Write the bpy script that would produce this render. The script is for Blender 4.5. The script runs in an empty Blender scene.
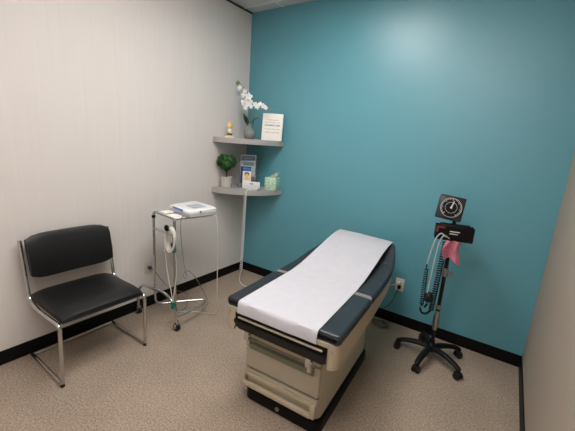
import bpy, bmesh, math, random
from mathutils import Vector, Matrix, noise
random.seed(7)
SC = bpy.context.scene
COL = SC.collection
PI = math.pi

# ------------------------------------------------------------------ materials
def lin(c):
    c = c/255.0
    return c/12.92 if c <= .04045 else ((c+.055)/1.055)**2.4
def rgb(r, g, b): return (lin(r), lin(g), lin(b), 1.0)

def mat(name, col, rough=.5, metal=0., spec=.5, noise_amt=0., noise_scale=20., bump=0., bump_scale=200.,
        trans=0., ior=1.45, coat=0., emit=None, emit_s=0., stretch=None, alpha=1.):
    m = bpy.data.materials.new(name); m.use_nodes = True
    nt = m.node_tree; b = nt.nodes['Principled BSDF']
    b.inputs['Base Color'].default_value = col
    b.inputs['Roughness'].default_value = rough
    b.inputs['Metallic'].default_value = metal
    b.inputs['Specular IOR Level'].default_value = spec
    b.inputs['Transmission Weight'].default_value = trans
    b.inputs['IOR'].default_value = ior
    b.inputs['Coat Weight'].default_value = coat
    b.inputs['Alpha'].default_value = alpha
    if emit:
        b.inputs['Emission Color'].default_value = emit
        b.inputs['Emission Strength'].default_value = emit_s
    tc = nt.nodes.new('ShaderNodeTexCoord'); mp = nt.nodes.new('ShaderNodeMapping')
    nt.links.new(tc.outputs['Object'], mp.inputs['Vector'])
    if stretch: mp.inputs['Scale'].default_value = stretch
    if noise_amt > 0:
        n = nt.nodes.new('ShaderNodeTexNoise'); n.inputs['Scale'].default_value = noise_scale
        n.inputs['Detail'].default_value = 4
        nt.links.new(mp.outputs[0], n.inputs['Vector'])
        r = nt.nodes.new('ShaderNodeValToRGB')
        r.color_ramp.elements[0].position = .3; r.color_ramp.elements[1].position = .7
        k0, k1 = 1-noise_amt, 1+noise_amt
        r.color_ramp.elements[0].color = (col[0]*k0, col[1]*k0, col[2]*k0, 1)
        r.color_ramp.elements[1].color = (min(1, col[0]*k1), min(1, col[1]*k1), min(1, col[2]*k1), 1)
        nt.links.new(n.outputs['Fac'], r.inputs['Fac']); nt.links.new(r.outputs['Color'], b.inputs['Base Color'])
    if bump > 0:
        n2 = nt.nodes.new('ShaderNodeTexNoise'); n2.inputs['Scale'].default_value = bump_scale
        nt.links.new(mp.outputs[0], n2.inputs['Vector'])
        bp = nt.nodes.new('ShaderNodeBump'); bp.inputs['Strength'].default_value = bump
        bp.inputs['Distance'].default_value = .002
        nt.links.new(n2.outputs['Fac'], bp.inputs['Height']); nt.links.new(bp.outputs['Normal'], b.inputs['Normal'])
    return m

TEAL = mat('teal paint', rgb(89, 155, 170), rough=.40, spec=1., bump=.12, bump_scale=160, noise_amt=.015, noise_scale=3)
GREIGE = mat('greige wallcovering', rgb(221, 214, 210), rough=.7, spec=.3, noise_amt=.018, noise_scale=14, stretch=(1, 3.2, .12), bump=.15, bump_scale=90)
TAUPE = mat('taupe paint', rgb(172, 158, 144), rough=.75, spec=.3, bump=.1, bump_scale=160)
CEIL = mat('ceiling tile', rgb(205, 205, 203), rough=.9, spec=.2, noise_amt=.03, noise_scale=60)
GRIDM = mat('white ceiling grid metal', rgb(225, 225, 222), rough=.5)
DARKTRIM = mat('dark wall angle', rgb(62, 58, 55), rough=.6)
BASEB = mat('black vinyl base', rgb(9, 9, 10), rough=.5, spec=.25)
SHELFM = mat('grey laminate', rgb(172, 168, 166), rough=.5, noise_amt=.04, noise_scale=8, stretch=(1, 1, 1))
BEIGE = mat('beige enamel', rgb(186, 177, 158), rough=.45, spec=.4, bump=.15, bump_scale=500, noise_amt=.02, noise_scale=30)
BEIGE2 = mat('beige moulded plastic', rgb(186, 172, 149), rough=.4, spec=.5)
BLACKP = mat('black plastic', rgb(10, 10, 11), rough=.5, spec=.25)
BLACKM = mat('black satin metal', rgb(14, 14, 16), rough=.3, spec=.5)
BLACKR = mat('black rubber', rgb(18, 18, 19), rough=.6)
VINYL = mat('slate black vinyl', rgb(38, 42, 49), rough=.38, spec=.6, bump=.25, bump_scale=350, noise_amt=.05, noise_scale=12)
SEAMM = mat('vinyl seam', rgb(78, 84, 92), rough=.35)
FOLDGLARE = mat('vinyl fold with painted glare', rgb(150, 145, 147), rough=.35)  # pale grey stands in for glare along the cushion crease
CHVINYL = mat('black chair vinyl', rgb(18, 18, 20), rough=.42, spec=.5, bump=.15, bump_scale=300)
CHROME = mat('chrome', (.60, .59, .58, 1), rough=.16, metal=1.)
STEEL = mat('brushed steel', (.5, .49, .47, 1), rough=.32, metal=1.)
GREENGLASS = mat('grey green acrylic', rgb(122, 124, 106), rough=.3, spec=.5)
GLASS = mat('clear glass', (.93, .97, .96, 1), rough=.02, trans=1., ior=1.45)
ACRYL = mat('clear acrylic', (.93, .95, .97, 1), rough=.05, trans=.85, ior=1.3)
WPLAST = mat('white plastic', rgb(226, 226, 226), rough=.4)
GPLAST = mat('light grey plastic', rgb(186, 190, 194), rough=.45)
BLUEL = mat('blue label', rgb(92, 140, 205), rough=.5)
NAVY = mat('navy ink', rgb(34, 42, 96), rough=.5)
CYAN = mat('bright blue ink', rgb(40, 110, 190), rough=.5)
WCABLE = mat('white cable', rgb(205, 200, 192), rough=.5)
GCABLE = mat('grey cable', rgb(112, 106, 102), rough=.5)
BCABLE = mat('black cable', rgb(12, 12, 13), rough=.5)
TEALP = mat('teal green plastic', rgb(0, 106, 96), rough=.4)
REDP = mat('dark red plastic', rgb(130, 40, 45), rough=.4)
PLATE = mat('ivory outlet plate', rgb(205, 196, 178), rough=.4)
WPLATE = mat('white outlet plate', rgb(222, 216, 206), rough=.4)
BLUEP = mat('dark blue plug', rgb(44, 62, 98), rough=.4)
VASE = mat('grey glazed ceramic', rgb(126, 132, 130), rough=.2, spec=.6, noise_amt=.05)
LEAF = mat('dark green leaf', rgb(38, 70, 42), rough=.45)
STEMM = mat('green stem', rgb(96, 118, 62), rough=.55)
BUD = mat('yellow green bud', rgb(140, 140, 70), rough=.55)
PETAL = mat('white petal', rgb(240, 240, 238), rough=.6, spec=.3)
TOPI = mat('topiary green', rgb(54, 96, 50), rough=.6, noise_amt=.75, noise_scale=110)
TRUNK = mat('brown trunk', rgb(62, 48, 36), rough=.8)
POT = mat('rough white pot', rgb(196, 190, 184), rough=.8, bump=.4, bump_scale=150, noise_amt=.05, noise_scale=40)
GOLD = mat('gold glaze', rgb(226, 190, 112), rough=.35, spec=.6)
CREAM = mat('cream glaze', rgb(232, 226, 208), rough=.35)
PAPERW = mat('white card', rgb(240, 236, 230), rough=.6)
INK = mat('grey ink', rgb(158, 152, 150), rough=.6)
INKD = mat('dark grey ink', rgb(112, 108, 108), rough=.6)
PINK = mat('pink cloth', rgb(238, 158, 178), rough=.85, spec=.2, noise_amt=.1, noise_scale=40)
DIALM = mat('dial black', rgb(40, 38, 42), rough=.4)
MARKW = mat('white mark', rgb(225, 225, 222), rough=.5)
SKIN = mat('printed skin tone', rgb(228, 190, 140), rough=.6)
CREAMP = mat('printed cream', rgb(232, 218, 176), rough=.6)
HAIRP = mat('printed dark brown', rgb(56, 40, 32), rough=.6)
SLATEP = mat('printed slate', rgb(96, 106, 120), rough=.5)
LGREYP = mat('printed pale grey', rgb(172, 178, 184), rough=.5)
MUTEDP = mat('printed muted teal', rgb(96, 126, 136), rough=.5)
LAMP = mat('lamp diffuser', rgb(240, 240, 240), rough=.6, emit=(1., .975, .945, 1), emit_s=7.5)

# table paper: white tissue, slight cloudiness
PAPER = mat('exam paper', rgb(198, 196, 203), rough=.8, spec=.2, noise_amt=.025, noise_scale=22, bump=.3, bump_scale=60)
def tissue_pattern():
    m = mat('tissue box print', rgb(190, 220, 195), rough=.55)
    nt = m.node_tree; b = nt.nodes['Principled BSDF']
    tc = nt.nodes.new('ShaderNodeTexCoord'); v = nt.nodes.new('ShaderNodeTexNoise')
    v.inputs['Scale'].default_value = 85; v.inputs['Detail'].default_value = 1
    r = nt.nodes.new('ShaderNodeValToRGB')
    r.color_ramp.elements[0].color = rgb(146, 200, 166); r.color_ramp.elements[1].color = rgb(216, 234, 212)
    r.color_ramp.elements[0].position = .44; r.color_ramp.elements[1].position = .56
    nt.links.new(tc.outputs['Object'], v.inputs['Vector']); nt.links.new(v.outputs['Fac'], r.inputs['Fac'])
    nt.links.new(r.outputs['Color'], b.inputs['Base Color'])
    return m
TISSUEP = tissue_pattern()
def carpet():
    m = mat('speckled loop carpet', rgb(150, 134, 118), rough=.95, spec=.1)
    nt = m.node_tree; b = nt.nodes['Principled BSDF']
    tc = nt.nodes.new('ShaderNodeTexCoord')
    n1 = nt.nodes.new('ShaderNodeTexNoise'); n1.inputs['Scale'].default_value = 105; n1.inputs['Detail'].default_value = 5; n1.inputs['Roughness'].default_value = .7
    n2 = nt.nodes.new('ShaderNodeTexNoise'); n2.inputs['Scale'].default_value = 3.5; n2.inputs['Detail'].default_value = 3
    r = nt.nodes.new('ShaderNodeValToRGB')
    e = r.color_ramp.elements
    e[0].position = .33; e[0].color = rgb(128, 111, 97); e[1].position = .66; e[1].color = rgb(196, 179, 162)
    x = e.new(.48); x.color = rgb(162, 144, 128)
    mx = nt.nodes.new('ShaderNodeMix'); mx.data_type = 'RGBA'; mx.blend_type = 'MULTIPLY'; mx.inputs[0].default_value = 1
    r2 = nt.nodes.new('ShaderNodeValToRGB')
    r2.color_ramp.elements[0].position = .35; r2.color_ramp.elements[0].color = (.9, .9, .9, 1)
    r2.color_ramp.elements[1].position = .65; r2.color_ramp.elements[1].color = (1, 1, 1, 1)
    for n in (n1, n2): nt.links.new(tc.outputs['Object'], n.inputs['Vector'])
    nt.links.new(n1.outputs['Fac'], r.inputs['Fac']); nt.links.new(n2.outputs['Fac'], r2.inputs['Fac'])
    nt.links.new(r.outputs['Color'], mx.inputs[6]); nt.links.new(r2.outputs['Color'], mx.inputs[7])
    nt.links.new(mx.outputs[2], b.inputs['Base Color'])
    bp = nt.nodes.new('ShaderNodeBump'); bp.inputs['Strength'].default_value = .6; bp.inputs['Distance'].default_value = .004
    nt.links.new(n1.outputs['Fac'], bp.inputs['Height']); nt.links.new(bp.outputs['Normal'], b.inputs['Normal'])
    return m
CARPET = carpet()

# ------------------------------------------------------------------ mesh helpers
def box(bm, x0, x1, y0, y1, z0, z1, bev=0., seg=2, M=None):
    t = bmesh.new()
    bmesh.ops.create_cube(t, size=1)
    for v in t.verts:
        v.co = Vector(((x0+x1)/2+v.co.x*(x1-x0), (y0+y1)/2+v.co.y*(y1-y0), (z0+z1)/2+v.co.z*(z1-z0)))
    if bev > 0:
        bmesh.ops.bevel(t, geom=list(t.edges), offset=bev, segments=seg, affect='EDGES', profile=.5)
    merge(bm, t, M)
def merge(bm, t, M=None):
    if M is not None: bmesh.ops.transform(t, matrix=M, verts=t.verts)
    me = bpy.data.meshes.new('tmp'); t.to_mesh(me); t.free(); bm.from_mesh(me); bpy.data.meshes.remove(me)
def prism(bm, pts, a, b, axis='z', bev=0., M=None):
    """polygon extruded along an axis; pts are 2-D in the other two axes"""
    t = bmesh.new()
    def P(p, h):
        return {'z': (p[0], p[1], h), 'y': (p[0], h, p[1]), 'x': (h, p[0], p[1])}[axis]
    lo = [t.verts.new(P(p, a)) for p in pts]; hi = [t.verts.new(P(p, b)) for p in pts]
    n = len(pts)
    caps = [t.faces.new(lo), t.faces.new(hi)]
    for i in range(n): t.faces.new((lo[i], lo[(i+1) % n], hi[(i+1) % n], hi[i]))
    bmesh.ops.recalc_face_normals(t, faces=t.faces)
    if bev > 0:
        ed = [e for e in t.edges if any(f in caps for f in e.link_faces)]
        bmesh.ops.bevel(t, geom=ed, offset=bev, segments=2, affect='EDGES')
    merge(bm, t, M)
def rrect(x0, x1, y0, y1, r, n=6):
    p = []
    for cx, cy, a0 in ((x1-r, y1-r, 0), (x0+r, y1-r, 90), (x0+r, y0+r, 180), (x1-r, y0+r, 270)):
        for k in range(n+1):
            a = math.radians(a0+90*k/n); p.append((cx+r*math.cos(a), cy+r*math.sin(a)))
    return p
def smooth_path(pts, sub=8):
    pts = [Vector(p) for p in pts]; out = []
    for i in range(len(pts)-1):
        p0 = pts[max(i-1, 0)]; p1 = pts[i]; p2 = pts[i+1]; p3 = pts[min(i+2, len(pts)-1)]
        for k in range(sub):
            t = k/sub
            out.append(.5*((2*p1)+(p2-p0)*t+(2*p0-5*p1+4*p2-p3)*t*t+(3*p1-p0-3*p2+p3)*t**3))
    out.append(pts[-1]); return out
def fillet(pts, r, n=6):
    """polyline with corners rounded"""
    pts = [Vector(p) for p in pts]; out = [pts[0]]
    for i in range(1, len(pts)-1):
        a, b, c = pts[i-1], pts[i], pts[i+1]
        u = (a-b); v = (c-b); d = min(r, u.length*.49, v.length*.49)
        s = b+u.normalized()*d; e = b+v.normalized()*d
        for k in range(n+1):
            t = k/n; out.append((1-t)**2*s+2*t*(1-t)*b+t*t*e)
    out.append(pts[-1]); return out
def tube(bm, pts, r, seg=8, closed=False, radii=None, flat=None):
    pts = [Vector(p) for p in pts]; n = len(pts)
    tang = []
    for i in range(n):
        if closed: d = pts[(i+1) % n]-pts[i-1]
        else: d = pts[min(i+1, n-1)]-pts[max(i-1, 0)]
        tang.append(d.normalized() if d.length > 1e-9 else Vector((0, 0, 1)))
    up = Vector((0, 0, 1)) if abs(tang[0].z) < .9 else Vector((1, 0, 0))
    nrm = tang[0].cross(up).normalized(); rings = []
    for i in range(n):
        nrm = (nrm-tang[i]*nrm.dot(tang[i])).normalized(); bn = tang[i].cross(nrm)
        rr = radii[i] if radii else r; f = flat or 1.
        rings.append([bm.verts.new(pts[i]+nrm*math.cos(2*PI*k/seg)*rr+bn*math.sin(2*PI*k/seg)*rr*f) for k in range(seg)])
    m = n if closed else n-1
    for i in range(m):
        a, b = rings[i], rings[(i+1) % n]
        for k in range(seg): bm.faces.new((a[k], a[(k+1) % seg], b[(k+1) % seg], b[k]))
    if not closed:
        bm.faces.new(rings[0][::-1]); bm.faces.new(rings[-1])
def lathe(bm, prof, cx=0, cy=0, seg=24, M=None):
    t = bmesh.new(); rings = []
    for r, z in prof: rings.append([t.verts.new((cx+max(r, 1e-4)*math.cos(2*PI*k/seg), cy+max(r, 1e-4)*math.sin(2*PI*k/seg), z)) for k in range(seg)])
    for a, b in zip(rings, rings[1:]):
        for k in range(seg): t.faces.new((a[k], a[(k+1) % seg], b[(k+1) % seg], b[k]))
    t.faces.new(rings[0][::-1]); t.faces.new(rings[-1])
    merge(bm, t, M)
def ball(bm, c, r, sx=1, sy=1, sz=1, u=12, v=8, M=None):
    t = bmesh.new(); bmesh.ops.create_uvsphere(t, u_segments=u, v_segments=v, radius=r)
    for q in t.verts: q.co = Vector((q.co.x*sx, q.co.y*sy, q.co.z*sz))
    if M is not None: bmesh.ops.transform(t, matrix=M, verts=t.verts)
    for q in t.verts: q.co += Vector(c)
    merge(bm, t)
def cyl(bm, a, b, r, seg=16): tube(bm, [a, b], r, seg)
def loft(bm, loops):
    rings = [[bm.verts.new(p) for p in l] for l in loops]; n = len(rings[0])
    for a, b in zip(rings, rings[1:]):
        for k in range(n): bm.faces.new((a[k], a[(k+1) % n], b[(k+1) % n], b[k]))
    bm.faces.new(rings[0][::-1]); bm.faces.new(rings[-1])
def build(name, fn, m, parent=None, label=None, smooth=True, mats=None):
    bm = bmesh.new(); fn(bm)
    bmesh.ops.recalc_face_normals(bm, faces=bm.faces)
    me = bpy.data.meshes.new(name); bm.to_mesh(me); bm.free()
    me.materials.append(m)
    for x in (mats or []): me.materials.append(x)
    if smooth:
        me.polygons.foreach_set('use_smooth', [True]*len(me.polygons))
        me.set_sharp_from_angle(angle=math.radians(38))
    o = bpy.data.objects.new(name, me); COL.objects.link(o)
    if parent is not None: o.parent = parent
    if label: o['label'] = label
    return o
def thing(name, label, cat, loc=(0, 0, 0), rz=0., group=None):
    o = bpy.data.objects.new(name, None); COL.objects.link(o); o.empty_display_size = .05
    o.location = loc; o.rotation_euler = (0, 0, rz); o['label'] = label; o['category'] = cat
    if group: o['group'] = group
    return o
def tag(o, label, cat, loc=None, rz=None, group=None):
    o['label'] = label; o['category'] = cat
    if loc: o.location = loc
    if rz is not None: o.rotation_euler = (0, 0, rz)
    if group: o['group'] = group
    return o
def struct(name, fn, m):
    o = build(name, fn, m, smooth=False); o['kind'] = 'structure'; return o
def text(name, body, size, m, parent, loc, rot, width=None, bold=0.):
    cu = bpy.data.curves.new(name, 'FONT'); cu.body = body; cu.size = size; cu.align_x = 'CENTER'; cu.align_y = 'CENTER'
    cu.extrude = .0004; cu.offset = bold
    t = bpy.data.objects.new('t', cu); COL.objects.link(t)
    dg = bpy.context.evaluated_depsgraph_get(); me = bpy.data.meshes.new_from_object(t.evaluated_get(dg))
    bpy.data.objects.remove(t)
    if width:
        xs = [v.co.x for v in me.vertices]; k = width/(max(xs)-min(xs))
        for v in me.vertices: v.co.x *= k
    me.materials.clear(); me.materials.append(m)
    o = bpy.data.objects.new(name, me); COL.objects.link(o); o.parent = parent; o.location = loc; o.rotation_euler = rot
    return o

# ------------------------------------------------------------------ the room
W, D, H, BBH = 2.75, 3.35, 2.75, .0956     # room width, depth, ceiling height, wall base height
struct('floor', lambda b: box(b, -.1, W+.1, -D-.1, .1, -.1, 0), CARPET)
struct('ceiling', lambda b: box(b, -.1, W+.1, -D-.1, .1, H, H+.1), CEIL)
struct('wall_left', lambda b: box(b, -.1, 0, -D, 0, 0, H), GREIGE)
struct('wall_back', lambda b: box(b, -.1, W+.1, 0, .1, 0, H), TEAL)
struct('wall_right', lambda b: box(b, W, W+.1, -D, 0, 0, H), TAUPE)
struct('wall_front', lambda b: box(b, -.1, W+.1, -D-.1, -D, 0, H), GREIGE)
struct('baseboard_left', lambda b: box(b, 0, .006, -D, 0, 0, BBH, .002, 1), BASEB)
struct('baseboard_back', lambda b: box(b, .006, W-.006, -.006, 0, 0, BBH, .002, 1), BASEB)
struct('baseboard_right', lambda b: box(b, W-.006, W, -D, 0, 0, BBH, .002, 1), BASEB)
struct('baseboard_front', lambda b: box(b, .006, W-.006, -D, -D+.006, 0, BBH, .002, 1), BASEB)
struct('trim_1', lambda b: box(b, 0, .012, -D, 0, H-.014, H), DARKTRIM)
def grid(b):
    for x in (.386, .996, 1.606, 2.216): box(b, x-.012, x+.012, -D, -.001, H-.004, H)
    for y in (-.13, -.74, -1.35, -1.96, -2.57, -3.18):
        box(b, .013, W, y-.012, y+.012, H-.0045, H)
struct('trim_2', grid, GRIDM)

def ceiling_light(x0, x1, y0, y1, label, group='recessed ceiling lights'):
    t = thing('ceiling_light', label, 'light', ((x0+x1)/2, (y0+y1)/2, H), 0)
    w, d = (x1-x0)/2, (y1-y0)/2
    def fr(b):
        box(b, -w, w, -d, -d+.025, -.012, -.0046); box(b, -w, w, d-.025, d, -.012, -.0046)
        box(b, -w, -w+.025, -d+.025, d-.025, -.012, -.0046); box(b, w-.025, w, -d+.025, d-.025, -.012, -.0046)
    build('frame', fr, GRIDM, t, smooth=False)
    build('diffuser', lambda b: box(b, -w+.025, w-.025, -d+.025, d-.025, -.009, -.0047), LAMP, t, smooth=False)
ceiling_light(1.008, 1.594, -1.948, -.752, 'long recessed fluorescent ceiling panel above the exam table')
ceiling_light(1.618, 2.204, -3.168, -1.972, 'long recessed fluorescent ceiling panel over the front of the room')

# ------------------------------------------------------------------ corner shelves
def quarter(R, z0, z1):
    def f(b):
        pts = [(.001, -.001)]+[(.001+R*math.sin(a), -.001-R*math.cos(a)) for a in [PI/2*k/40 for k in range(41)]]
        prism(b, pts, z0, z1, 'z', bev=.0015)
    return f
S1, S2, R0 = 1.507, 1.016, .495
tag(build('corner_shelf', quarter(R0, S1-.05, S1), SHELFM), 'upper grey quarter-round corner shelf holding the orchid and sign', 'shelf', group='corner shelves')
tag(build('corner_shelf', quarter(R0+.004, S2-.052, S2), SHELFM), 'lower grey quarter-round corner shelf holding the topiary and tissue box', 'shelf', group='corner shelves')

FACE = math.radians(33.6)       # rotation that turns a -Y front towards the doorway side of the room
# small gold and white figurine
def figurine():
    t = thing('figurine', 'small white and gold figurine on a square base, left end of upper shelf', 'figurine', (.095, -.365, S1), FACE)
    build('base', lambda b: box(b, -.044, .062, -.04, .04, 0, .012, .003), CREAM, t)
    build('plinth', lambda b: box(b, -.034, .022, -.024, .024, .012, .026, .003), GOLD, t)
    build('band', lambda b: lathe(b, [(.024, .026), (.026, .03), (.026, .037), (.023, .041)]), BLACKP, t, label='black band')
    build('body', lambda b: lathe(b, [(.021, .041), (.024, .055), (.025, .07), (.02, .082), (.016, .086)]), CREAM, t)
    build('head', lambda b: lathe(b, [(.012, .085), (.022, .095), (.026, .11), (.023, .128), (.014, .143), (.005, .152), (.001, .156)]), GOLD, t, label='gold pointed dome')
figurine()

# vase and orchid
VX, VY = .207, -.2
tag(build('vase', lambda b: lathe(b, [(.034, 0), (.046, .006), (.058, .03), (.062, .052), (.056, .078), (.038, .1), (.024, .113), (.019, .13), (.024, .148), (.019, .148), (.014, .13), (.018, .11), (.001, .108)], seg=32), VASE),
    'round grey glazed bud vase with a narrow neck holding the orchid', 'vase', (VX, VY, S1))
def orchid():
    t = thing('orchid', 'white artificial orchid spray standing in the grey vase', 'flower', (VX, VY, S1+.12))
    def L(p): return Vector(p)-Vector((VX, VY, S1+.12))
    s1 = smooth_path([L((VX, VY, 1.627)), L((.215, -.2, 1.72)), L((.2, -.2, 1.80)), L((.19, -.2, 1.88)), L((.15, -.2, 1.96)), L((.085, -.2, 2.02)), L((.03, -.2, 2.055))])
    s2 = smooth_path([L((VX+.004, VY, 1.627)), L((.24, -.2, 1.70)), L((.262, -.2, 1.78)), L((.29, -.2, 1.82)), L((.34, -.2, 1.835)), L((.44, -.2, 1.80))])
    build('stem', lambda b: tube(b, s1, .0028, 6), STEMM, t)
    build('stem', lambda b: tube(b, s2, .0024, 6), STEMM, t)
    def leafmesh(p0, p1, bend, w):
        def f(b):
            p0v, p1v = Vector(p0), Vector(p1); n = 10; rows = []
            side = (p1v-p0v).cross(Vector((.55, -.83, 0))).normalized()
            for i in range(n+1):
                u = i/n; c = p0v.lerp(p1v, u)+Vector(bend)*math.sin(PI*u*.9)
                ww = w*math.sin(PI*(.08+.9*u))**.7
                rows.append([b.verts.new(c+side*ww), b.verts.new(c+Vector((.003, -.004, 0))), b.verts.new(c-side*ww)])
            for a, c in zip(rows, rows[1:]):
                for k in range(2): b.faces.new((a[k], a[k+1], c[k+1], c[k]))
            bmesh.ops.solidify(b, geom=list(b.faces), thickness=.0012)
        return f
    build('leaf', leafmesh((-.004, 0, 0), (-.075, -.01, .125), (-.01, 0, .0), .017), LEAF, t)
    build('leaf', leafmesh((0, 0, 0), (-.03, -.02, .10), (-.008, 0, .0), .013), LEAF, t)
    build('leaf', leafmesh((.006, 0, 0), (.06, -.02, -.02), (.015, 0, .07), .008), STEMM, t, label='pale narrow drooping leaf')
    build('leaf', leafmesh((.006, 0, .01), (.13, -.01, .075), (-.01, 0, .03), .006), STEMM, t, label='pale narrow drooping leaf')
    def flower(size, tilt):
        def f(b):
            for k in range(5):
                a = 2*PI*k/5+tilt; wd = 1. if k in (1, 4) else .72
                M = Matrix.Rotation(a, 4, 'Y') @ Matrix.Translation((0, 0, size*.55)) @ Matrix.Rotation(.25, 4, 'X')
                ball(b, (0, 0, 0), size*.58, .85*wd, .12, 1, 10, 6, M)
            ball(b, (0, -size*.15, 0), size*.16, 1, 1, 1, 8, 6)
        return f
    spots = [((.075, 2.0), .022), ((.055, 1.985), .018), ((.14, 1.965), .022), ((.12, 1.925), .025), ((.20, 1.91), .036), ((.135, 1.858), .034),
             ((.195, 1.856), .038), ((.165, 1.81), .026), ((.235, 1.815), .02), ((.275, 1.838), .026), ((.31, 1.818), .026), ((.345, 1.84), .022), ((.39, 1.822), .024), ((.425, 1.805), .02)]
    rnd = random.Random(3)
    for i, ((x, z), s) in enumerate(spots):
        fl = build('flower', flower(s, rnd.uniform(-.4, .4)), PETAL, t)
        fl.location = L((x+.0, -.2-.012-rnd.uniform(0, .02), z)); fl.rotation_euler = (rnd.uniform(-.4, .3), 0, FACE+rnd.uniform(-.5, .5))
    for x, z in ((.03, 2.058), (.012, 2.05), (.045, 2.045), (.445, 1.80)):
        bu = build('bud', lambda b: ball(b, (0, 0, 0), .009, 1, 1, 1.4, 8, 6), BUD, t); bu.location = L((x, -.2, z))
orchid()

# white sign
def sign():
    t = thing('tabletop_sign', 'white rectangular sign with grey lettering leaning on the upper shelf', 'sign', (.427, -.122, S1), math.radians(27))
    tilt = math.radians(-8)
    board = build('board', lambda b: box(b, -.102, .102, -.005, .005, 0, .262, .0015), PAPERW, t); board.rotation_euler = (tilt, 0, 0)
    ls = [('Thank you for', .2, .020, .115, INK, 0), ('your kindness and', .176, .018, .145, INK, 0), ('WONDERFUL TRUST', .146, .02, .155, INKD, .0006),
          ('it means everything', .112, .017, .15, INK, 0), ('LOVE ALWAYS', .078, .022, .135, INK, 0)]
    for s, z, h, w, m, bd in ls:
        text('lettering', s, h, m, board, (0, -.0056, z), (PI/2, 0, 0), w, bd)
sign()

# ------------------------------------------------------------------ lower shelf
def topiary():
    t = thing('potted_topiary', 'small heart-shaped green topiary in a rough white pot on lower shelf', 'plant', (.092, -.392, S2), FACE)
    build('pot', lambda b: lathe(b, [(.045, 0), (.05, .004), (.058, .1), (.06, .108), (.054, .108), (.05, .09), (.001, .088)], seg=28), POT, t)
    build('moss', lambda b: ball(b, (0, 0, .088), .048, 1, 1, .3, 14, 8), LEAF, t)
    build('stem', lambda b: tube(b, [(0, 0, .08), (.002, 0, .12), (0, 0, .17)], .006, 8), TRUNK, t)
    def fol(b):
        rnd = random.Random(5)
        def heart(u):   # outline of a heart in x,z
            x = 16*math.sin(u)**3; z = 13*math.cos(u)-2.6*math.cos(2*u)-2*math.cos(3*u)-math.cos(4*u)
            return x/17, z/17
        # solid core
        core = []
        for k in range(-6, 7):
            f = math.sqrt(max(0, 1-(k/6.5)**2)); ring = []
            for i in range(28):
                x, z = heart(2*PI*i/28); ring.append(Vector((x*.08*f, k/6.5*.045, .25+z*.08*f*(.9))))
            core.append(ring)
        loft(b, core)
        for i in range(1000):
            u = rnd.uniform(0, 2*PI); rr = rnd.uniform(.25, 1)**.5; x, z = heart(u)
            yy = math.sqrt(max(0, 1-rr*rr))*rnd.choice((-1, 1))*.058+rnd.uniform(-.006, .006)
            c = Vector((x*.106*rr, yy, .25+z*.108*rr)); d = (c-Vector((0, 0, .25))).normalized()
            c += d*rnd.uniform(-.006, .008); s = rnd.uniform(.010, .018)
            a = Vector((rnd.uniform(-1, 1), rnd.uniform(-1, 1), rnd.uniform(-1, 1))); a = (a-d*a.dot(d)*.6).normalized(); e = a.cross(d).normalized()
            b.faces.new([b.verts.new(c-a*s), b.verts.new(c+e*s*.55+d*.002), b.verts.new(c+a*s), b.verts.new(c-e*s*.55+d*.002)])
    build('foliage', fol, TOPI, t, smooth=False)
topiary()

def brochure_stand():
    t = thing('brochure_holder', 'clear tiered brochure holder at the back of the lower shelf', 'holder', (.205, -.20, S2), FACE)
    def f(b):
        box(b, -.088, .088, .045, .048, 0, .325); box(b, -.088, .088, -.05, .048, 0, .003)
        box(b, -.088, .088, .012, .015, .003, .20); box(b, -.088, .088, -.022, -.019, .003, .12); box(b, -.088, .088, -.05, -.047, .003, .05)
        for s in (-1, 1):
            prism(b, [(-.05, .003), (.045, .003), (.045, .30), (.012, .2), (-.022, .12), (-.05, .05)], s*.0865-.0015, s*.0865+.0015, 'x')
    build('rack', f, ACRYL, t, smooth=False)
    return t
brochure_stand()
def leaflet(name, label, x, y, z, w, h, m, extra=None, rz=FACE, tilt=0, th=.004, cat='brochure', group='brochures in the clear holder'):
    t = thing(name, label, cat, (x, y, z), rz, group)
    p = build('cover', lambda b: box(b, -w/2, w/2, -th/2, th/2, 0, h), m, t, smooth=False); p.rotation_euler = (tilt, 0, 0)
    for nm, mm, x0, x1, z0, z1 in (extra or []):
        build(nm, lambda b: box(b, x0, x1, -th/2-.0006, -th/2, z0, z1), mm, p, smooth=False)
    return p
import math as _m
def off(dx, dy):      # holder-local to world
    c, s = math.cos(FACE), math.sin(FACE); return .205+dx*c-dy*s, -.20+dx*s+dy*c
x, y = off(0, .030); leaflet('brochure', 'dark slate brochure in the rear tier of the clear holder', x, y, S2+.004, .158, .33, LGREYP,
    [('print_panel', SLATEP, -.07, .07, .27, .318), ('print_panel', LGREYP, -.05, .05, .285, .298)], th=.02)
x, y = off(-.0, -.003); leaflet('brochure', 'muted teal and grey brochure in the middle tier of the clear holder', x, y, S2+.004, .15, .272, LGREYP,
    [('print_panel', MUTEDP, -.045, .065, .222, .258), ('print_panel', REDP, -.062, -.05, .238, .252)], th=.02)
x, y = off(-.014, -.034); leaflet('brochure', 'navy blue brochure in the front tier of the clear holder', x, y, S2+.004, .105, .212, NAVY,
    [('print_panel', SLATEP, -.03, .04, .19, .205)], th=.016)
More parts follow.
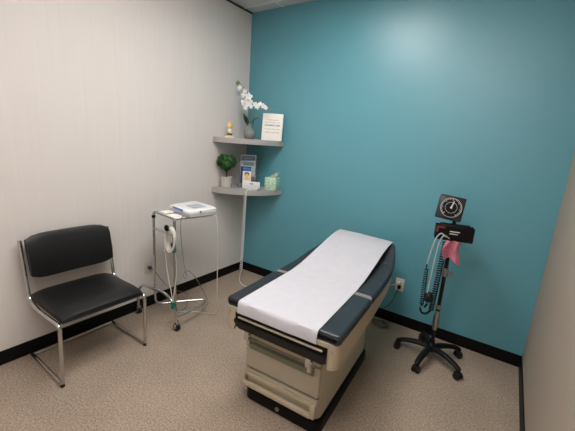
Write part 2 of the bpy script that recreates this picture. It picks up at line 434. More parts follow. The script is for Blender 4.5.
def portrait_leaflet():
    t = thing('leaflet', 'white leaflet with a blue heading and a portrait of a dark-haired woman', 'leaflet', (off(.0, -.056)[0], off(.0, -.056)[1], S2), FACE)
    p = build('cover', lambda b: box(b, -.042, .042, -.003, .003, 0, .2), PAPERW, t, smooth=False)
    build('heading', lambda b: box(b, -.042, .042, -.0036, -.003, .172, .2), CYAN, p, smooth=False)
    build('photo_panel', lambda b: box(b, -.036, .036, -.0036, -.003, .085, .165), CREAMP, p, smooth=False)
    def ov(cx, cz, rx, rz, y):
        return lambda b: prism(b, [(cx+rx*math.cos(2*PI*k/20), cz+rz*math.sin(2*PI*k/20)) for k in range(20)], y-.0004, y, 'y')
    build('hair_print', ov(0, .143, .023, .02, -.0037), HAIRP, p, smooth=False)
    build('face_print', ov(0, .13, .016, .021, -.0042), SKIN, p, smooth=False)
    build('shoulder_print', ov(0.004, .098, .028, .014, -.0039), SKIN, p, smooth=False)
portrait_leaflet()
def white_box():
    t = thing('desktop_unit', 'small white wall-powered unit with a coiled cord, front edge of lower shelf', 'device', (.345, -.292, S2), FACE)
    build('case', lambda b: box(b, -.08, .08, -.02, .02, .012, .08, .004), WPLAST, t)
    build('foot', lambda b: box(b, -.07, .06, -.024, .02, 0, .012, .002), GPLAST, t)
    build('slot', lambda b: box(b, -.07, .07, -.0212, -.02, .036, .038), GPLAST, t, label='thin grey slot line')
    build('badge', lambda b: box(b, -.018, .016, -.0212, -.02, .058, .067), SLATEP, t, label='small grey printed mark')
    def cord(b):
        pts = []
        p0 = Vector((0, -.03, .006)); path = [p0, Vector((-.03, -.055, .004)), Vector((-.05, -.078, -.02))]
        pts += smooth_path(path, 5)
        a = Vector((-.05, -.084, -.05)); c = Vector((-.075, .013, -S2+.16)); n = 36; per = 8
        ax = (c-a).normalized(); u = ax.cross(Vector((0, 1, 0))).normalized(); v = ax.cross(u)
        for i in range(n*per+1):
            q = i/per*2*PI; pts.append(a.lerp(c, i/(n*per))+u*math.cos(q)*.013+v*math.sin(q)*.013)
        c2, s2 = math.cos(-FACE), math.sin(-FACE)
        def wl(x, y, z): X, Y = x-.345, y+.292; return Vector((X*c2-Y*s2, X*s2+Y*c2, z-S2))
        pts += smooth_path([wl(.272, -.325, .13), wl(.262, -.320, .08), wl(.264, -.322, .03), wl(.31, -.335, .006), wl(.40, -.34, .006), wl(.7, -.30, .006), wl(1.1, -.1, .006)], 8)
        tube(b, pts, .0042, 5)
    build('coiled_cord', cord, WPLAST, t, label='white coiled cord hanging to the floor')
white_box()
def tissue_box():
    t = thing('tissue_box', 'pale green patterned tissue box on right end of lower shelf', 'box', (.432, -.064, S2), math.radians(12))
    build('carton', lambda b: box(b, -.062, .062, -.062, .062, 0, .124, .002), TISSUEP, t)
    def tis(b):
        rows = []
        for i in range(9):
            u = i/8; row = []
            for k in range(7):
                v = k/6-.5; ww = .036*(.6+.7*math.sin(PI*u*.8))*(1-.55*u)
                row.append(b.verts.new((v*2*ww+.045*u, .012*math.sin(v*7+u*3)-.01*u, .122+u*.062-.018*abs(v)*u)))
            rows.append(row)
        for a, c in zip(rows, rows[1:]):
            for k in range(6): b.faces.new((a[k], a[k+1], c[k+1], c[k]))
        bmesh.ops.solidify(b, geom=list(b.faces), thickness=.001)
    ti = build('tissue', tis, PAPERW, t); 
tissue_box()

# ------------------------------------------------------------------ exam table
TX, TY, TR = 1.60, -1.0, math.radians(3.5)
tb = thing('exam_table', 'beige medical exam table with a black cushioned top and black base', 'exam table', (TX, TY, 0), TR)
build('base_skirt', lambda b: prism(b, rrect(-.268, .228, -.465, .355, .05), 0, .072, 'z', .004), BLACKP, tb, label='black kick base')
build('level_knob', lambda b: (cyl(b, (-.03, -.472, .037), (-.03, -.464, .037), .012), cyl(b, (-.03, -.476, .037), (-.03, -.471, .037), .006)), STEEL, tb)
build('body', lambda b: prism(b, rrect(-.253, .212, -.452, .345, .045), .0725, .56, 'z', .006), BEIGE, tb)
def step_drawer(b):
    box(b, -.258, .207, -.478, -.44, .118, .212, .006)
dr = build('step_drawer', step_drawer, BEIGE, tb)
def step_handle(b):
    box(b, -.268, -.236, -.508, -.47, .124, .208, .008); box(b, .178, .21, -.508, -.47, .124, .208, .008)
    box(b, -.25, .19, -.512, -.486, .122, .152, .01)
    box(b, -.24, .182, -.492, -.477, .176, .204, .005)
build('handle', step_handle, BEIGE2, dr)
build('gap_liner', lambda b: box(b, -.25, .2, -.458, -.44, .2125, .2255), BLACKP, tb, label='dark gap above the step drawer')
pn = build('front_drawer', lambda b: box(b, -.258, .206, -.474, -.44, .226, .4, .006), BEIGE, tb)
build('front_drawer', lambda b: box(b, -.25, .2, -.462, -.44, .402, .52, .004), BEIGE, tb)
build('handle', lambda b: prism(b, [(-.474, .352), (-.49, .358), (-.492, .39), (-.474, .398)], -.225, .175, 'x', .002), GREENGLASS, pn, label='grey-green translucent pull bar')
def stir(x):
    def f(b):
        tube(b, fillet([(x, -.575, .56), (x, -.57, .455), (x, -.5, .42)], .03), .007, 8)
        box(b, x-.013, x+.013, -.59, -.56, .475, .55, .004)
        cyl(b, (x-.018, -.575, .5), (x+.018, -.575, .5), .009)
        box(b, x-.01, x+.01, -.57, -.55, .435, .49, .003)
    return f
for x in (-.18, .183): build('stirrup_bracket', stir(x), CHROME, tb)
def blackbar(b):
    prism(b, [(-.256, .578), (-.256, .562), (-.222, .534), (.26, .53), (.273, .542), (.273, .572), (.266, .578)], -.602, -.55, 'y', .004)
build('crossbar', blackbar, BLACKM, tb, label='black front crossbar')
build('slot', lambda b: box(b, -.258, .274, -.582, -.50, .53, .611), BLACKP, tb, label='black recess under the cushion')
build('slot_strip', lambda b: box(b, -.235, .25, -.592, -.5825, .586, .594, .001), BEIGE2, tb)
def interp(T, y):
    for (a, va), (c, vc) in zip(T, T[1:]):
        if y <= c: return va+(vc-va)*max(0, min(1, (y-a)/(c-a)))
    return T[-1][1]
WT = [(-.58, .327), (.35, .325), (.5, .305), (.6, .283), (.7, .255), (.74, .235)]
ZT = [(-.58, .68), (.15, .68), (.3, .692), (.45, .712), (.55, .735), (.65, .763), (.74, .792)]
# tray (shell) under the cushion
def tray(b):
    zt = .645
    def edge_z(y):
        return interp([(-.58, .503), (-.54, .498), (-.4, .50), (-.2, .51), (0, .52), (.15, .535), (.3, .56), (.42, .60), (.5, .64), (.56, .675)], y)
    R = .045
    for s, xin, xo in ((-1, .258, .334), (1, .274, .322)):     # front lip, rounded corner and side rail in one sweep
        path = [(s*xin, -.584, .53), (s*(xin+.006), -.584, .51)]
        for k in range(9):
            a = PI/2*k/8; path.append((s*(xo-R+R*math.sin(a)), -.584+R-R*math.cos(a), .502))
        for y in (-.48, -.4, -.3, -.2, -.1, 0, .1, .2, .3, .38, .44, .5, .55): path.append((s*(interp(WT, y)-.006), y, edge_z(y)))
        loops = []
        for k, (x, y, z0) in enumerate(path):
            p, q = path[max(k-1, 0)], path[min(k+1, len(path)-1)]; tx, ty = q[0]-p[0], q[1]-p[1]; L = math.hypot(tx, ty)
            nx, ny = ty/L*s, -tx/L*s            # outward
            z1 = zt if y < .1 else max(interp(ZT, y)-.046, z0+.004); z1 = min(z1, zt) if y < .1 else z1
            z1 = interp(ZT, y)-.046 if y > -.52 else zt-.01
            z1 = max(z1, z0+.004); t = .014
            loops.append([(x-nx*t, y-ny*t, z0), (x-nx*.004, y-ny*.004, z0), (x, y, z0+min(.004, (z1-z0)*.3)), (x, y, z1), (x-nx*t, y-ny*t, z1)])
        loft(b, loops)
    box(b, -.27, .28, -.584, -.572, .611, .636, .002)
    box(b, -.29, .29, -.56, .3, .56, .63)
    prism(b, [(.3, .56), (.3, .63), (.6, .70), (.62, .70), (.45, .6)], -.2, .2, 'x', .004)
build('tray', tray, BEIGE2, tb, label='beige moulded tray')
for x, z in ((-.29, .608), (.295, .60)):
    build('screw', lambda b: cyl(b, (x, -.5915, z), (x, -.586, z), .005, 10), STEEL, tb)
def section(y0, y1, r=.018, th=.05):
    def f(b):
        loops = []; n = 26
        ys = [(y0+r*(1-math.cos(a)), math.sin(a)) for a in [PI/2*k/4 for k in range(5)]]
        ys += [(y0+r+(y1-y0-2*r)*k/n, 1) for k in range(1, n)]
        ys += [(y1-r*(1-math.cos(a)), math.sin(a)) for a in [PI/2*(4-k)/4 for k in range(5)]]
        for y, s in ys:
            w = interp(WT, y)-r*(1-s); zt = interp(ZT, y); t2 = th/2; zc = zt-t2; hh = t2-r*.9*(1-s)
            loop = []
            for cx, cz, a0 in ((w-r, hh-r*.98, 0), (-w+r, hh-r*.98, 90), (-w+r, -hh+r*.98, 180), (w-r, -hh+r*.98, 270)):
                for k in range(6):
                    a = math.radians(a0+90*k/5); loop.append((cx+r*math.cos(a), y, zc+max(-hh, min(hh, cz+r*math.sin(a)))))
            loops.append(loop)
        loft(b, loops)
    return f
def seam(y, z=0):
    def f(b):
        w = interp(WT, y); zt = interp(ZT, y)
        pts = [(-w+.02, y, zt), (w-.02, y, zt), (w-.006, y, zt-.006), (w-.0005, y, zt-.02), (w-.0005, y, zt-.03)]
        tube(b, fillet(pts, .004), .0014, 5)
    return f
sc = build('seat_cushion', section(-.578, -.103), VINYL, tb); build('seam', seam(-.33), SEAMM, sc)
bc = build('back_cushion', section(-.083, .74), VINYL, tb); build('seam', seam(.16), SEAMM, bc); build('seam', seam(.45), SEAMM, bc)
def piping(b):
    w = .327-.006
    for z, yy in ((.676, -.575), (.636, -.575)):
        tube(b, fillet([(-w+.01, yy, z), (w-.01, yy, z), (w, yy+.02, z)], .01), .003, 6)
build('piping', piping, VINYL, sc)
def fold(b):  # band and piping at the crease, coloured pale to paint in its glare
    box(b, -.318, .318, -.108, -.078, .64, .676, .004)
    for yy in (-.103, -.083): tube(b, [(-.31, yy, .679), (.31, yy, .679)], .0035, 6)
build('cushion_fold_glare', fold, FOLDGLARE, tb, label='fold between cushions with glare painted pale grey')
# side slot in the body
build('side_vent', lambda b: box(b, .211, .2135, .09, .16, .29, .31, .001), BLACKP, tb, label='small dark slot on the side')

# paper
def paper(b):
    ZP = [(-.594, .618), (-.5935, .665), (-.589, .679), (-.58, .6845), (-.3, .685), (-.05, .685), (.08, .697), (.2, .719), (.34, .746), (.5, .778), (.6, .794), (.68, .803), (.76, .806)]
    rows = []; N = 24
    fine = []
    for i in range(len(ZP)-1):
        (a, za), (c, zc) = ZP[i], ZP[i+1]; k = 1 if i < 3 else 8
        for j in range(k): fine.append((a+(c-a)*j/k, za+(zc-za)*j/k))
    fine.append(ZP[-1])
    for y, z in fine:
        row = []
        for k in range(N+1):
            u = k/N; x = -.236+.456*u
            lift = .0; yy = y
            if y > 0: lift = .0025*noise.noise(Vector((x*6, y*5, 0)))*min(1, y*5)
            elif y < -.59: yy -= .003*noise.noise(Vector((x*10, 1, 0)))+.001
            else: lift = .0006*abs(noise.noise(Vector((x*14, y*9, 4))))
            # the head end curls: left corner sweeps up a little later
            if y > .45: yy += .012*(0.5-u)*(y-.45)/.3; lift -= .02*max(0, u-.35)*(y-.45)/.3
            row.append(b.verts.new((x, yy, z+lift)))
        rows.append(row)
    for a, c in zip(rows, rows[1:]):
        for k in range(N): b.faces.new((a[k], a[k+1], c[k+1], c[k]))
    bmesh.ops.recalc_face_normals(b, faces=b.faces)
    bmesh.ops.solidify(b, geom=list(b.faces), thickness=-.0006)
tag(build('table_paper', paper, PAPER), 'long sheet of white exam paper laid along the cushioned table top', 'paper', (TX, TY, 0), TR)

# grey cable coiled on the carpet behind the table
def floor_coil(b):
    pts = []
    for i in range(3*24+1):
        a = 2*PI*i/24; r = .055+.008*math.sin(a*.37); pts.append((r*math.cos(a), r*math.sin(a)*.9, .006+.005*(i/24)+.003*math.sin(a*2)))
    pts += [(.02, .09, .006), (-.1, .03, .005), (-.2, -.02, .02)]
    tube(b, pts, .0045, 6)
tag(build('coiled_cable', floor_coil, GCABLE), 'grey cable coiled on carpet behind the exam table base', 'cable', (1.735, -.12, 0))

# ------------------------------------------------------------------ outlets
def outlet(loc, rz, m, label):
    t = thing('wall_outlet', label, 'outlet', loc, rz)
    build('plate', lambda b: box(b, -.0355, .0355, -.006, 0, -.058, .058, .003), m, t)
    for z in (-.0195, .0195):
        f = build('socket', lambda b: prism(b, rrect(-.0165, .0165, z-.0135, z+.0135, .009), -.0082, -.006, 'y'), m, t)
        build('slots', lambda b: (box(b, -.0075, -.0055, -.0086, -.008, z-.004, z+.005), box(b, .0055, .0075, -.0086, -.008, z-.003, z+.004)), BLACKP, f, smooth=False)
    return t
outlet((1.82, 0, .367), 0, WPLATE, 'white outlet plate with two plugs on the teal wall')
outlet((0, -1.217, .365), PI/2, PLATE, 'ivory outlet plate with a blue plug on the grey wall')
def plug_cord(name, label, plugc, path, m, cm, rz=0, loc=(0, 0, 0), r=.003):
    t = thing(name, label, 'cord', loc, rz)
    build('plug', lambda b: (box(b, -.013, .013, -.036, -.0088, -.013, .013, .004), tube(b, [(0, -.03, 0), (0, -.05, -.004)], .006, 8)), plugc, t)
    build('cord', lambda b: tube(b, smooth_path([(0, -.045, -.003)]+path, 8), r, 6), cm, t)
plug_cord('power_cord', 'black power cord hanging from the outlet on the teal wall', BLACKP,
    [(-.005, -.07, -.03), (-.03, -.07, -.12), (-.08, -.07, -.2), (-.19, -.14, -.25), (-.26, -.4, -.2), (-.26, -.62, -.2)], BLACKP, BCABLE, loc=(1.824, 0, .352))
plug_cord('power_cord', 'white power cord running from the outlet to the exam table head', WPLAST,
    [(-.03, -.07, -.01), (-.09, -.11, -.03), (-.14, -.2, -.06), (-.14, -.4, -.1)], WPLAST, WCABLE, loc=(1.812, 0, .385), r=.0045)
plug_cord('power_cord', 'grey cord from the blue plug on the grey wall to the cart', BLUEP,
    [(.02, -.07, -.03), (.06, -.12, -.12), (.12, -.16, -.2), (.18, -.2, -.23), (.22, -.24, -.27), (.19, -.27, -.34), (.12, -.3, -.358)], BLUEP, GCABLE, rz=PI/2, loc=(0, -1.212, .365), r=.0028)

# ------------------------------------------------------------------ instrument cart
ct = thing('instrument_cart', 'chrome tube cart with a glass top and two casters by the grey wall', 'cart', (.35, -1.2, 0), 0)
def C3(x, y, z): return (x-.35, y+1.2, z)
ca, sa = math.cos(math.radians(-8)), math.sin(math.radians(-8))
FC = (.35, -1.297)
def G(u, v, z):   # u along the front edge, v to the rear; returns cart-local coords
    return (FC[0]+u*ca-v*sa-.35, FC[1]+u*sa+v*ca+1.2, z)
P1 = (.2, -1.285); P2 = (.484, -1.305)
build('pole', lambda b: tube(b, fillet([C3(*P1, .895), C3(*P1, .11), C3(.30, -1.12, .11), C3(.43, -.955, .11), C3(.47, -.985, .11), C3(.485, -1.05, .11), C3(.492, -1.28, .11)], .07), .0095, 10), CHROME, ct, label='long pole bent into the floor loop')
build('pole', lambda b: tube(b, [C3(*P2, .895), C3(*P2, .2)], .0095, 10), CHROME, ct)
build('caster_arch', lambda b: tube(b, fillet([C3(.495, -1.3, .06), C3(.488, -1.302, .21), C3(.37, -1.31, .28), C3(.10, -1.34, .28), C3(.05, -1.345, .2), C3(.05, -1.345, .055)], .06), .0115, 10), CHROME, ct)
build('crossbar', lambda b: tube(b, [C3(*P1, .77), C3(*P2, .77)], .009, 10), CHROME, ct)
build('collar', lambda b: cyl(b, C3(*P1, .855), C3(*P1, .875), .0145), BLACKP, ct, label='black plastic collar')
for cx, cy in ((.498, -1.3), (.05, -1.345)):
    w_ = build('caster', lambda b: (cyl(b, C3(cx, cy-.014, .028), C3(cx, cy+.014, .028), .028, 20)), BLACKR, ct)
    build('caster_fork', lambda b: (cyl(b, C3(cx, cy, .05), C3(cx, cy, .085), .013), box(b, *(lambda q: (q[0]-.013, q[0]+.013, q[1]-.02, q[1]-.0145, .02, .062))(C3(cx, cy, 0)), .002), cyl(b, C3(cx, cy-.0215, .028), C3(cx, cy+.0215, .028), .009), box(b, *(lambda q: (q[0]-.013, q[0]+.013, q[1]+.0145, q[1]+.02, .02, .062))(C3(cx, cy, 0)), .002), box(b, *(lambda q: (q[0]-.013, q[0]+.013, q[1]-.02, q[1]+.02, .058, .063))(C3(cx, cy, 0)))), CHROME, w_)
def glasstop(b):
    prism(b, [G(-.16, 0, 0)[:2], G(.155, 0, 0)[:2], G(.155, .335, 0)[:2], G(-.16, .335, 0)[:2]], .897, .903, 'z', .001)
build('glass_top', glasstop, GLASS, ct, smooth=False)
def rim(b):
    tube(b, fillet([G(-.163, -.003, .897), G(-.163, .338, .897), G(.158, .338, .897), G(.158, -.003, .897), G(-.15, -.003, .897)], .015), .0035, 6)
build('rim', rim, STEEL, ct)
build('hook', lambda b: (cyl(b, C3(.484, -1.312, .83), C3(.49, -1.37, .845), .007), ball(b, C3(.488, -1.375, .845), .024, 1, .6, 1)), BLACKP, ct, label='black round cable hook')

def device():
    t = thing('diagnostic_monitor', 'flat white desktop medical device with a blue label on glass cart top', 'device', (0, 0, 0), 0)
    c = G(.0, .23, .9035); t.location = (c[0]+.35+.02, c[1]-1.2, c[2]); t.rotation_euler = (0, 0, math.radians(-8))
    build('lower_case', lambda b: prism(b, rrect(-.154, .154, -.12, .12, .02), 0, .027, 'z', .003), GPLAST, t)
    def top(b):
        t2 = bmesh.new(); o1 = rrect(-.156, .156, -.122, .122, .02); o2 = rrect(-.142, .142, -.108, .108, .03)
        loft(t2, [[(x, y, .025) for x, y in o1], [(x, y, .045+.004*y/.1) for x, y in o1], [(x, y, .055+.006*y/.1) for x, y in o2]]); merge(b, t2)
    u = build('upper_case', top, WPLAST, t)
    build('label', lambda b: box(b, -.09, .06, -.124, -.1218, .029, .046), BLUEL, u, label='blue label strip')
    build('emblem', lambda b: cyl(b, (.155, -.03, .036), (.158, -.03, .036), .009), SLATEP, u)
    build('keypad', lambda b: box(b, -.02, .1, -.05, .06, .0565, .059, .001), LGREYP, u, label='pale blue-grey keypad panel')
device()
def sheet(u0, u1, v0, v1, label):
    tag(build('paper_slip', lambda b: prism(b, [G(u0, v0, 0)[:2], G(u1, v0, 0)[:2], G(u1, v1, 0)[:2], G(u0, v1, 0)[:2]], .9036, .9048, 'z'), PAPERW, smooth=False), label, 'paper', (.35, -1.2, 0))
sheet(-.145, -.04, .03, .12, 'small white paper slip on the glass cart top, nearer the grey wall')
sheet(.0, .145, .015, .095, 'larger white paper slip on the glass cart top, nearest the front pole')

# white lead bundle hung from the hook
def leads():
    t = thing('lead_bundle', 'coiled white patient cable with coloured leads hanging from the cart hook', 'cable', (.508, -1.36, .80), 0)
    def V(x, z, y=0): return Vector((x-.45, y, z-.78))
    def coil(b):
        for j in range(4):
            cx, cz = .444+.006*j, .752-.004*j; rx, rz = .047+.004*(j % 2), .075+.004*j; pts = []
            for k in range(24):
                a = 2*PI*k/24; pts.append(V(cx+rx*math.cos(a), cz+rz*math.sin(a), -.008*(j-1.5)+.004*math.sin(a)))
            tube(b, pts, .008, 6, closed=True)
    build('coil', coil, WCABLE, t)
    build('tail', lambda b: tube(b, smooth_path([V(.404, .76), V(.395, .7), V(.393, .64)]), .012, 8), WCABLE, t)
    build('cable', lambda b: tube(b, smooth_path([V(.393, .645), V(.40, .55), V(.42, .46), V(.45, .36), V(.466, .29), V(.47, .25)]), .0035, 6), WCABLE, t)
    build('cable', lambda b: tube(b, smooth_path([V(.478, .72), V(.486, .6, .02), V(.487, .45, .02), V(.482, .3), V(.475, .25)]), .0035, 6), WCABLE, t)
    build('connector', lambda b: (cyl(b, V(.47, .255), V(.476, .205), .012), cyl(b, V(.477, .25, .018), V(.479, .215, .018), .008)), TEALP, t, label='teal green connector')
    build('lead', lambda b: tube(b, smooth_path([V(.48, .77), V(.492, .73), V(.494, .70)]), .006, 6), REDP, t, label='red lead')
    build('lead', lambda b: tube(b, smooth_path([V(.49, .74), V(.503, .69), V(.507, .66)]), .009, 6), TEALP, t, label='teal lead clip')
    build('lead', lambda b: tube(b, smooth_path([V(.485, .73), V(.50, .68), V(.495, .655)]), .007, 6), BLUEP, t, label='blue lead clip')
    build('lead', lambda b: tube(b, smooth_path([V(.47, .72), V(.472, .67), V(.471, .65)]), .008, 6), BLACKP, t, label='black lead clip')
leads()
def cable_thing(name, label, pts, r, m):
    p0 = Vector(pts[0]); o = build(name, lambda b: tube(b, [q-p0 for q in smooth_path(pts, 10)], r, 6), m)
    tag(o, label, 'cable', tuple(p0))
cable_thing('hanging_cable', 'white cable looping from glass top edge down across the carpet',
    [(.58, -1.02, .90), (.598, -1.0, .895), (.602, -.99, .8), (.60, -.98, .5), (.60, -.975, .22), (.602, -.965, .12), (.57, -.965, .035), (.48, -.975, .006), (.34, -1.05, .005), (.30, -1.12, .012), (.36, -1.2, .08), (.45, -1.28, .2)], .0032, WCABLE)
cable_thing('hanging_cable', 'grey cable with a small loop hanging from the white device',
    [(.50, -1.235, .915), (.515, -1.27, .9), (.522, -1.28, .8), (.53, -1.27, .65), (.535, -1.25, .5), (.54, -1.24, .46), (.52, -1.24, .42), (.505, -1.24, .45), (.53, -1.235, .49), (.565, -1.2, .46), (.575, -1.12, .32), (.52, -1.0, .13), (.35, -.9, .007), (.2, -.92, .005)], .0028, GCABLE)

# ------------------------------------------------------------------ chair
def chair():
    t = thing('side_chair', 'black vinyl side chair on a chrome sled frame by the grey wall', 'chair', (.27, -1.83, 0), 0)
    hw = .265
    def frame(s):
        return lambda b: tube(b, fillet([(-.235, s*hw, .80), (-.17, s*hw, .43), (-.04, s*hw, .40), (.235, s*hw*.985, .405), (.222, s*hw, .012), (-.23, s*hw, .012)], .035), .0115, 10)
    for s in (-1, 1): build('side_frame', frame(s), CHROME, t)
    build('cross_rail', lambda b: tube(b, [(.2, -hw+.005, .393), (.2, hw-.005, .393)], .009, 8), CHROME, t)
    build('cross_rail', lambda b: tube(b, [(-.225, -hw, .012), (-.225, hw, .012)], .0115, 8), CHROME, t)
    def seat(b):
        loops = []
        for k in range(15):
            u = k/14; y = (-.245+.49*u); e = 1-(abs(2*u-1))**6*.35
            prof = [(-.21, .41), (-.21, .46*1), (-.15, .475), (0, .468), (.13, .472), (.20, .462), (.238, .44), (.246, .415), (.235, .405)]
            loops.append([(x*(.97+.03*e), y, .405+(z-.405)*e) for x, z in prof])
        loft(b, loops)
    build('seat', seat, CHVINYL, t)
    def back(b):
        loops = []
        for k in range(13):
            u = k/12; y = -.25+.5*u; c = .02*(1-(2*u-1)**2); e = 1-(abs(2*u-1))**6*.2
            prof = [(-.178, .56), (-.15, .56), (-.155, .66), (-.18, .80), (-.2, .835), (-.222, .835), (-.22, .78), (-.195, .65)]
            loops.append([(x-c+.015, y, .69+(z-.69)*e) for x, z in prof])
        loft(b, loops)
    build('backrest', back, CHVINYL, t)
    for s in (-1, 1): build('foot_glide', lambda b: cyl(b, (.215, s*hw, .0), (.215, s*hw, .014), .012), BLACKR, t)
chair()

# ------------------------------------------------------------------ blood pressure stand
SX, SY = 2.185, -.335
st = thing('blood_pressure_stand', 'black five-legged rolling stand with a round-dial blood pressure gauge', 'stand', (SX, SY, 0), 0)
build('hub', lambda b: lathe(b, [(.035, .075), (.045, .08), (.045, .1), (.03, .125), (.018, .14), (.018, .16)]), BLACKP, st)
for k in range(5):
    a = math.radians(187+72*k); d = Vector((math.cos(a), math.sin(a), 0))
    pts = [d*.02+Vector((0, 0, .098)), d*.10+Vector((0, 0, .102)), d*.18+Vector((0, 0, .09)), d*.225+Vector((0, 0, .074)), d*.24+Vector((0, 0, .064))]
    leg = build('leg', lambda b: tube(b, smooth_path(pts, 4), .02, 10, radii=[.026-.009*i/16 for i in range(17)], flat=.8), BLACKP, st)
    n = Vector((-d.y, d.x, 0)); c = d*.235
    def cast(b):
        cyl(b, c+Vector((0, 0, .04)), c+Vector((0, 0, .07)), .01)
        for s in (-1, 1): cyl(b, c+n*s*.006+Vector((0, 0, .024)), c+n*s*.024+Vector((0, 0, .024)), .024, 18)
        M = Matrix.Translation(c) @ Matrix.Rotation(a, 4, 'Z')
        box(b, -.024, .022, -.02, .02, .028, .052, .008, 2, M)
    build('caster', cast, BLACKR, leg)
build('pole', lambda b: (tube(b, [(0, 0, .12), (0, 0, 1.05)], .0135, 12)), BLACKM, st)
build('pole_sleeve', lambda b: lathe(b, [(.0136, .24), (.018, .26), (.022, .3), (.02, .36), (.0136, .39)], seg=16), STEEL, st, label='dull grey hanging sleeve')
build('collar', lambda b: cyl(b, (0, 0, .41), (0, 0, .44), .019), STEEL, st)
build('height_clamp', lambda b: (cyl(b, (0, 0, .66), (0, 0, .72), .02), cyl(b, (.01, -.01, .69), (.04, -.03, .69), .005), cyl(b, (.038, -.028, .675), (.042, -.031, .71), .012)), STEEL, st)
GRZ = math.radians(15)
def Gm(x=0, y=0, z=0): return Matrix.Translation((x, y, z)) @ Matrix.Rotation(GRZ, 4, 'Z') @ Matrix.Rotation(math.radians(-14), 4, 'X') @ Matrix.Rotation(math.radians(7), 4, 'Y')
GM = Gm(-.035, -.03, 1.148)
gc = build('gauge_case', lambda b: box(b, -.08, .08, -.022, .022, -.08, .08, .008, 2, GM), DIALM, st)
def dial(b):
    t = bmesh.new(); tube(t, [(0, -.0215, 0), (0, -.0265, 0)], .068, 36); merge(b, t, GM)
build('dial', dial, BLACKP, gc)
def ticks(b):
    t = bmesh.new()
    for k in range(31):
        a = math.radians(-140+280*k/30); L = .014 if k % 5 == 0 else .008
        M = Matrix.Rotation(a, 4, 'Y')
        box(t, -.0012, .0012, -.0272, -.0265, .062-L, .062, M=M)
    for k in range(60):
        pass
    tube(t, [(.064*math.cos(2*PI*k/40), -.0268, .064*math.sin(2*PI*k/40)) for k in range(40)], .0012, 4, closed=True)
    tube(t, [(.036*math.cos(2*PI*k/40), -.0268, .036*math.sin(2*PI*k/40)) for k in range(40)], .0009, 4, closed=True)
    merge(b, t, GM)
build('scale_marks', ticks, MARKW, gc, label='white scale marks', smooth=False)
def needle(b):
    t = bmesh.new(); prism(t, [(-.004, -.005), (.004, -.005), (.003, .046), (-.003, .046)], -.0295, -.0275, 'y'); tube(t, [(0, -.031, 0), (0, -.027, 0)], .007, 12)
    merge(b, t, GM @ Matrix.Rotation(.2, 4, 'Y'))
build('needle', needle, MARKW, gc)
build('gauge_neck', lambda b: tube(b, smooth_path([(0, 0, 1.04), (-.005, .005, 1.08), (-.03, -.01, 1.12)]), .009, 8), BLACKP, st)
BM = Matrix.Rotation(GRZ, 4, 'Z')
def basket(b):
    M = BM
    for (x0, x1, y0, y1) in ((-.115, .115, -.09, -.086), (-.115, .115, -.016, -.012), (-.115, -.111, -.086, -.016), (.111, .115, -.086, -.016)):
        box(b, x0, x1, y0, y1, .945, 1.035, .001, 1, M)
    box(b, -.113, .113, -.088, -.014, .94, .945, M=M)
    box(b, -.02, .02, -.013, -.009, .95, 1.02, M=M)
bk = build('basket', basket, BLACKP, st, label='black cuff basket')
build('cuff', lambda b: (box(b, -.10, .10, -.08, -.025, .96, 1.05, .02, 3, BM), box(b, -.1, -.03, -.093, -.0905, .985, 1.02, .001, 1, BM)), BLACKP, bk, label='rolled black cuff')
build('cuff_label', lambda b: box(b, -.112, -.06, -.0925, -.0902, .99, 1.03, .001, 1, BM), REDP, bk, label='dark red label')
build('cuff_print', lambda b: (box(b, -.035, .03, -.092, -.0902, 1.0, 1.006, M=BM), box(b, -.03, .02, -.092, -.0902, .985, .99, M=BM)), MARKW, bk, label='small white print')
def wtube(pts, r): return lambda b: tube(b, smooth_path(pts, 8), r, 8)
build('air_tube', wtube([(-.02, -.1, .96), (-.05, -.125, .985), (-.075, -.125, .95), (-.09, -.12, .88), (-.1, -.12, .80), (-.104, -.12, .755)], .0042), GPLAST, st)
build('air_tube', wtube([(.0, -.1, .955), (-.03, -.13, .975), (-.05, -.13, .93), (-.06, -.125, .83), (-.066, -.125, .7), (-.07, -.125, .6), (-.072, -.125, .55)], .0042), GPLAST, st)
def coilcord(p, q, n, R, r):
    def f(b):
        a, c = Vector(p), Vector(q); ax = (c-a).normalized(); u = ax.cross(Vector((0, 1, 0))).normalized(); v = ax.cross(u)
        tube(b, [a.lerp(c, i/(n*10))+u*math.cos(2*PI*i/10)*R+v*math.sin(2*PI*i/10)*R for i in range(n*10+1)], r, 5)
    return f
build('coiled_tube', coilcord((-.104, -.12, .72), (-.098, -.11, .45), 16, .012, .004), BCABLE, st)
build('coiled_tube', coilcord((-.02, -.09, .93), (-.035, -.09, .42), 30, .015, .0046), BCABLE, st)
build('hose', wtube([(-.104, -.12, .757), (-.106, -.12, .74), (-.104, -.12, .72)], .004), BCABLE, st)
build('hose', wtube([(-.098, -.11, .45), (-.1, -.11, .41), (-.085, -.1, .385), (-.06, -.09, .385), (-.035, -.09, .42)], .0075), BCABLE, st)
build('bulb', lambda b: (ball(b, (-.062, -.115, .52), .03, 1, 1, 1.35, 16, 12), cyl(b, (-.062, -.115, .47), (-.075, -.12, .44), .008)), BLACKR, st, label='black squeeze bulb')
build('valve', lambda b: cyl(b, (-.092, -.12, .43), (-.1, -.12, .445), .006), STEEL, st)
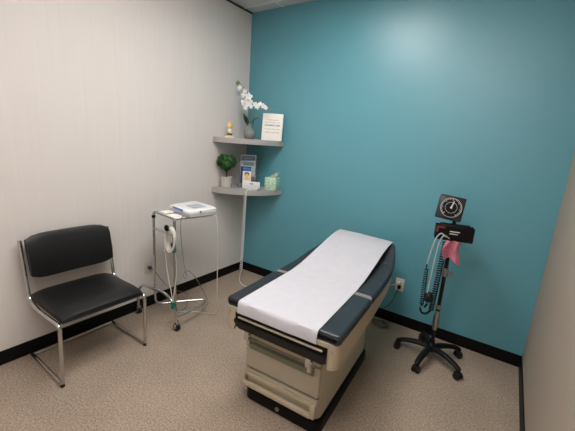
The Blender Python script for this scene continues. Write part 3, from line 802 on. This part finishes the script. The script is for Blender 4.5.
def cloth(b):
    rows = []
    for i in range(15):
        u = i/14; row = []; z = .95-.14*u
        for k in range(13):
            v = k/12; w = .085+.02*math.sin(u*2.2)
            row.append(b.verts.new(((v-.5)*w-.012*math.sin(u*4), -.012*math.sin(v*9+u*2)-.01*math.sin(u*5+v*3), z+.02*math.sin(v*5)*u)))
        rows.append(row)
    for a, c in zip(rows, rows[1:]):
        for k in range(12): b.faces.new((a[k], a[k+1], c[k+1], c[k]))
    bmesh.ops.solidify(b, geom=list(b.faces), thickness=.006)
tag(build('pink_cloth', cloth, PINK), 'crumpled pink cloth draped on the black stand beneath the basket', 'cloth', (SX+.032, SY-.118, 0), GRZ)

# ------------------------------------------------------------------ camera
cam = bpy.data.cameras.new('camera'); co = bpy.data.objects.new('camera', cam); COL.objects.link(co)
f, yaw, pitch, roll = 327.325, -.585992, .218838, .0710076
cam.sensor_width = 36; cam.lens = f*36/575; cam.clip_start = .02
cy, sy, cp, sp = math.cos(yaw), math.sin(yaw), math.cos(pitch), math.sin(pitch)
fw = Vector((sy*cp, cy*cp, -sp)); rt = Vector((cy, -sy, 0)); up = rt.cross(fw)
c_, s_ = math.cos(roll), math.sin(roll)
r2 = c_*rt+s_*up; u2 = -s_*rt+c_*up
M = Matrix((r2, u2, -fw)).transposed().to_4x4(); M.translation = (2.44542, -2.77711, 1.5)
co.matrix_world = M
SC.camera = co

# ------------------------------------------------------------------ world and view
w = bpy.data.worlds.new('world'); SC.world = w; w.use_nodes = True
w.node_tree.nodes['Background'].inputs['Color'].default_value = (.8, .85, 1, 1)
w.node_tree.nodes['Background'].inputs['Strength'].default_value = .3
SC.view_settings.view_transform = 'Standard'; SC.view_settings.look = 'None'
SC.view_settings.exposure = 1.13; SC.view_settings.gamma = 1.; SC.view_settings.use_curve_mapping = False
SC.cycles.use_denoising = True
SC.cycles.max_bounces = 10; SC.cycles.diffuse_bounces = 5; SC.cycles.transmission_bounces = 8
SC.cycles.caustics_reflective = False; SC.cycles.caustics_refractive = False
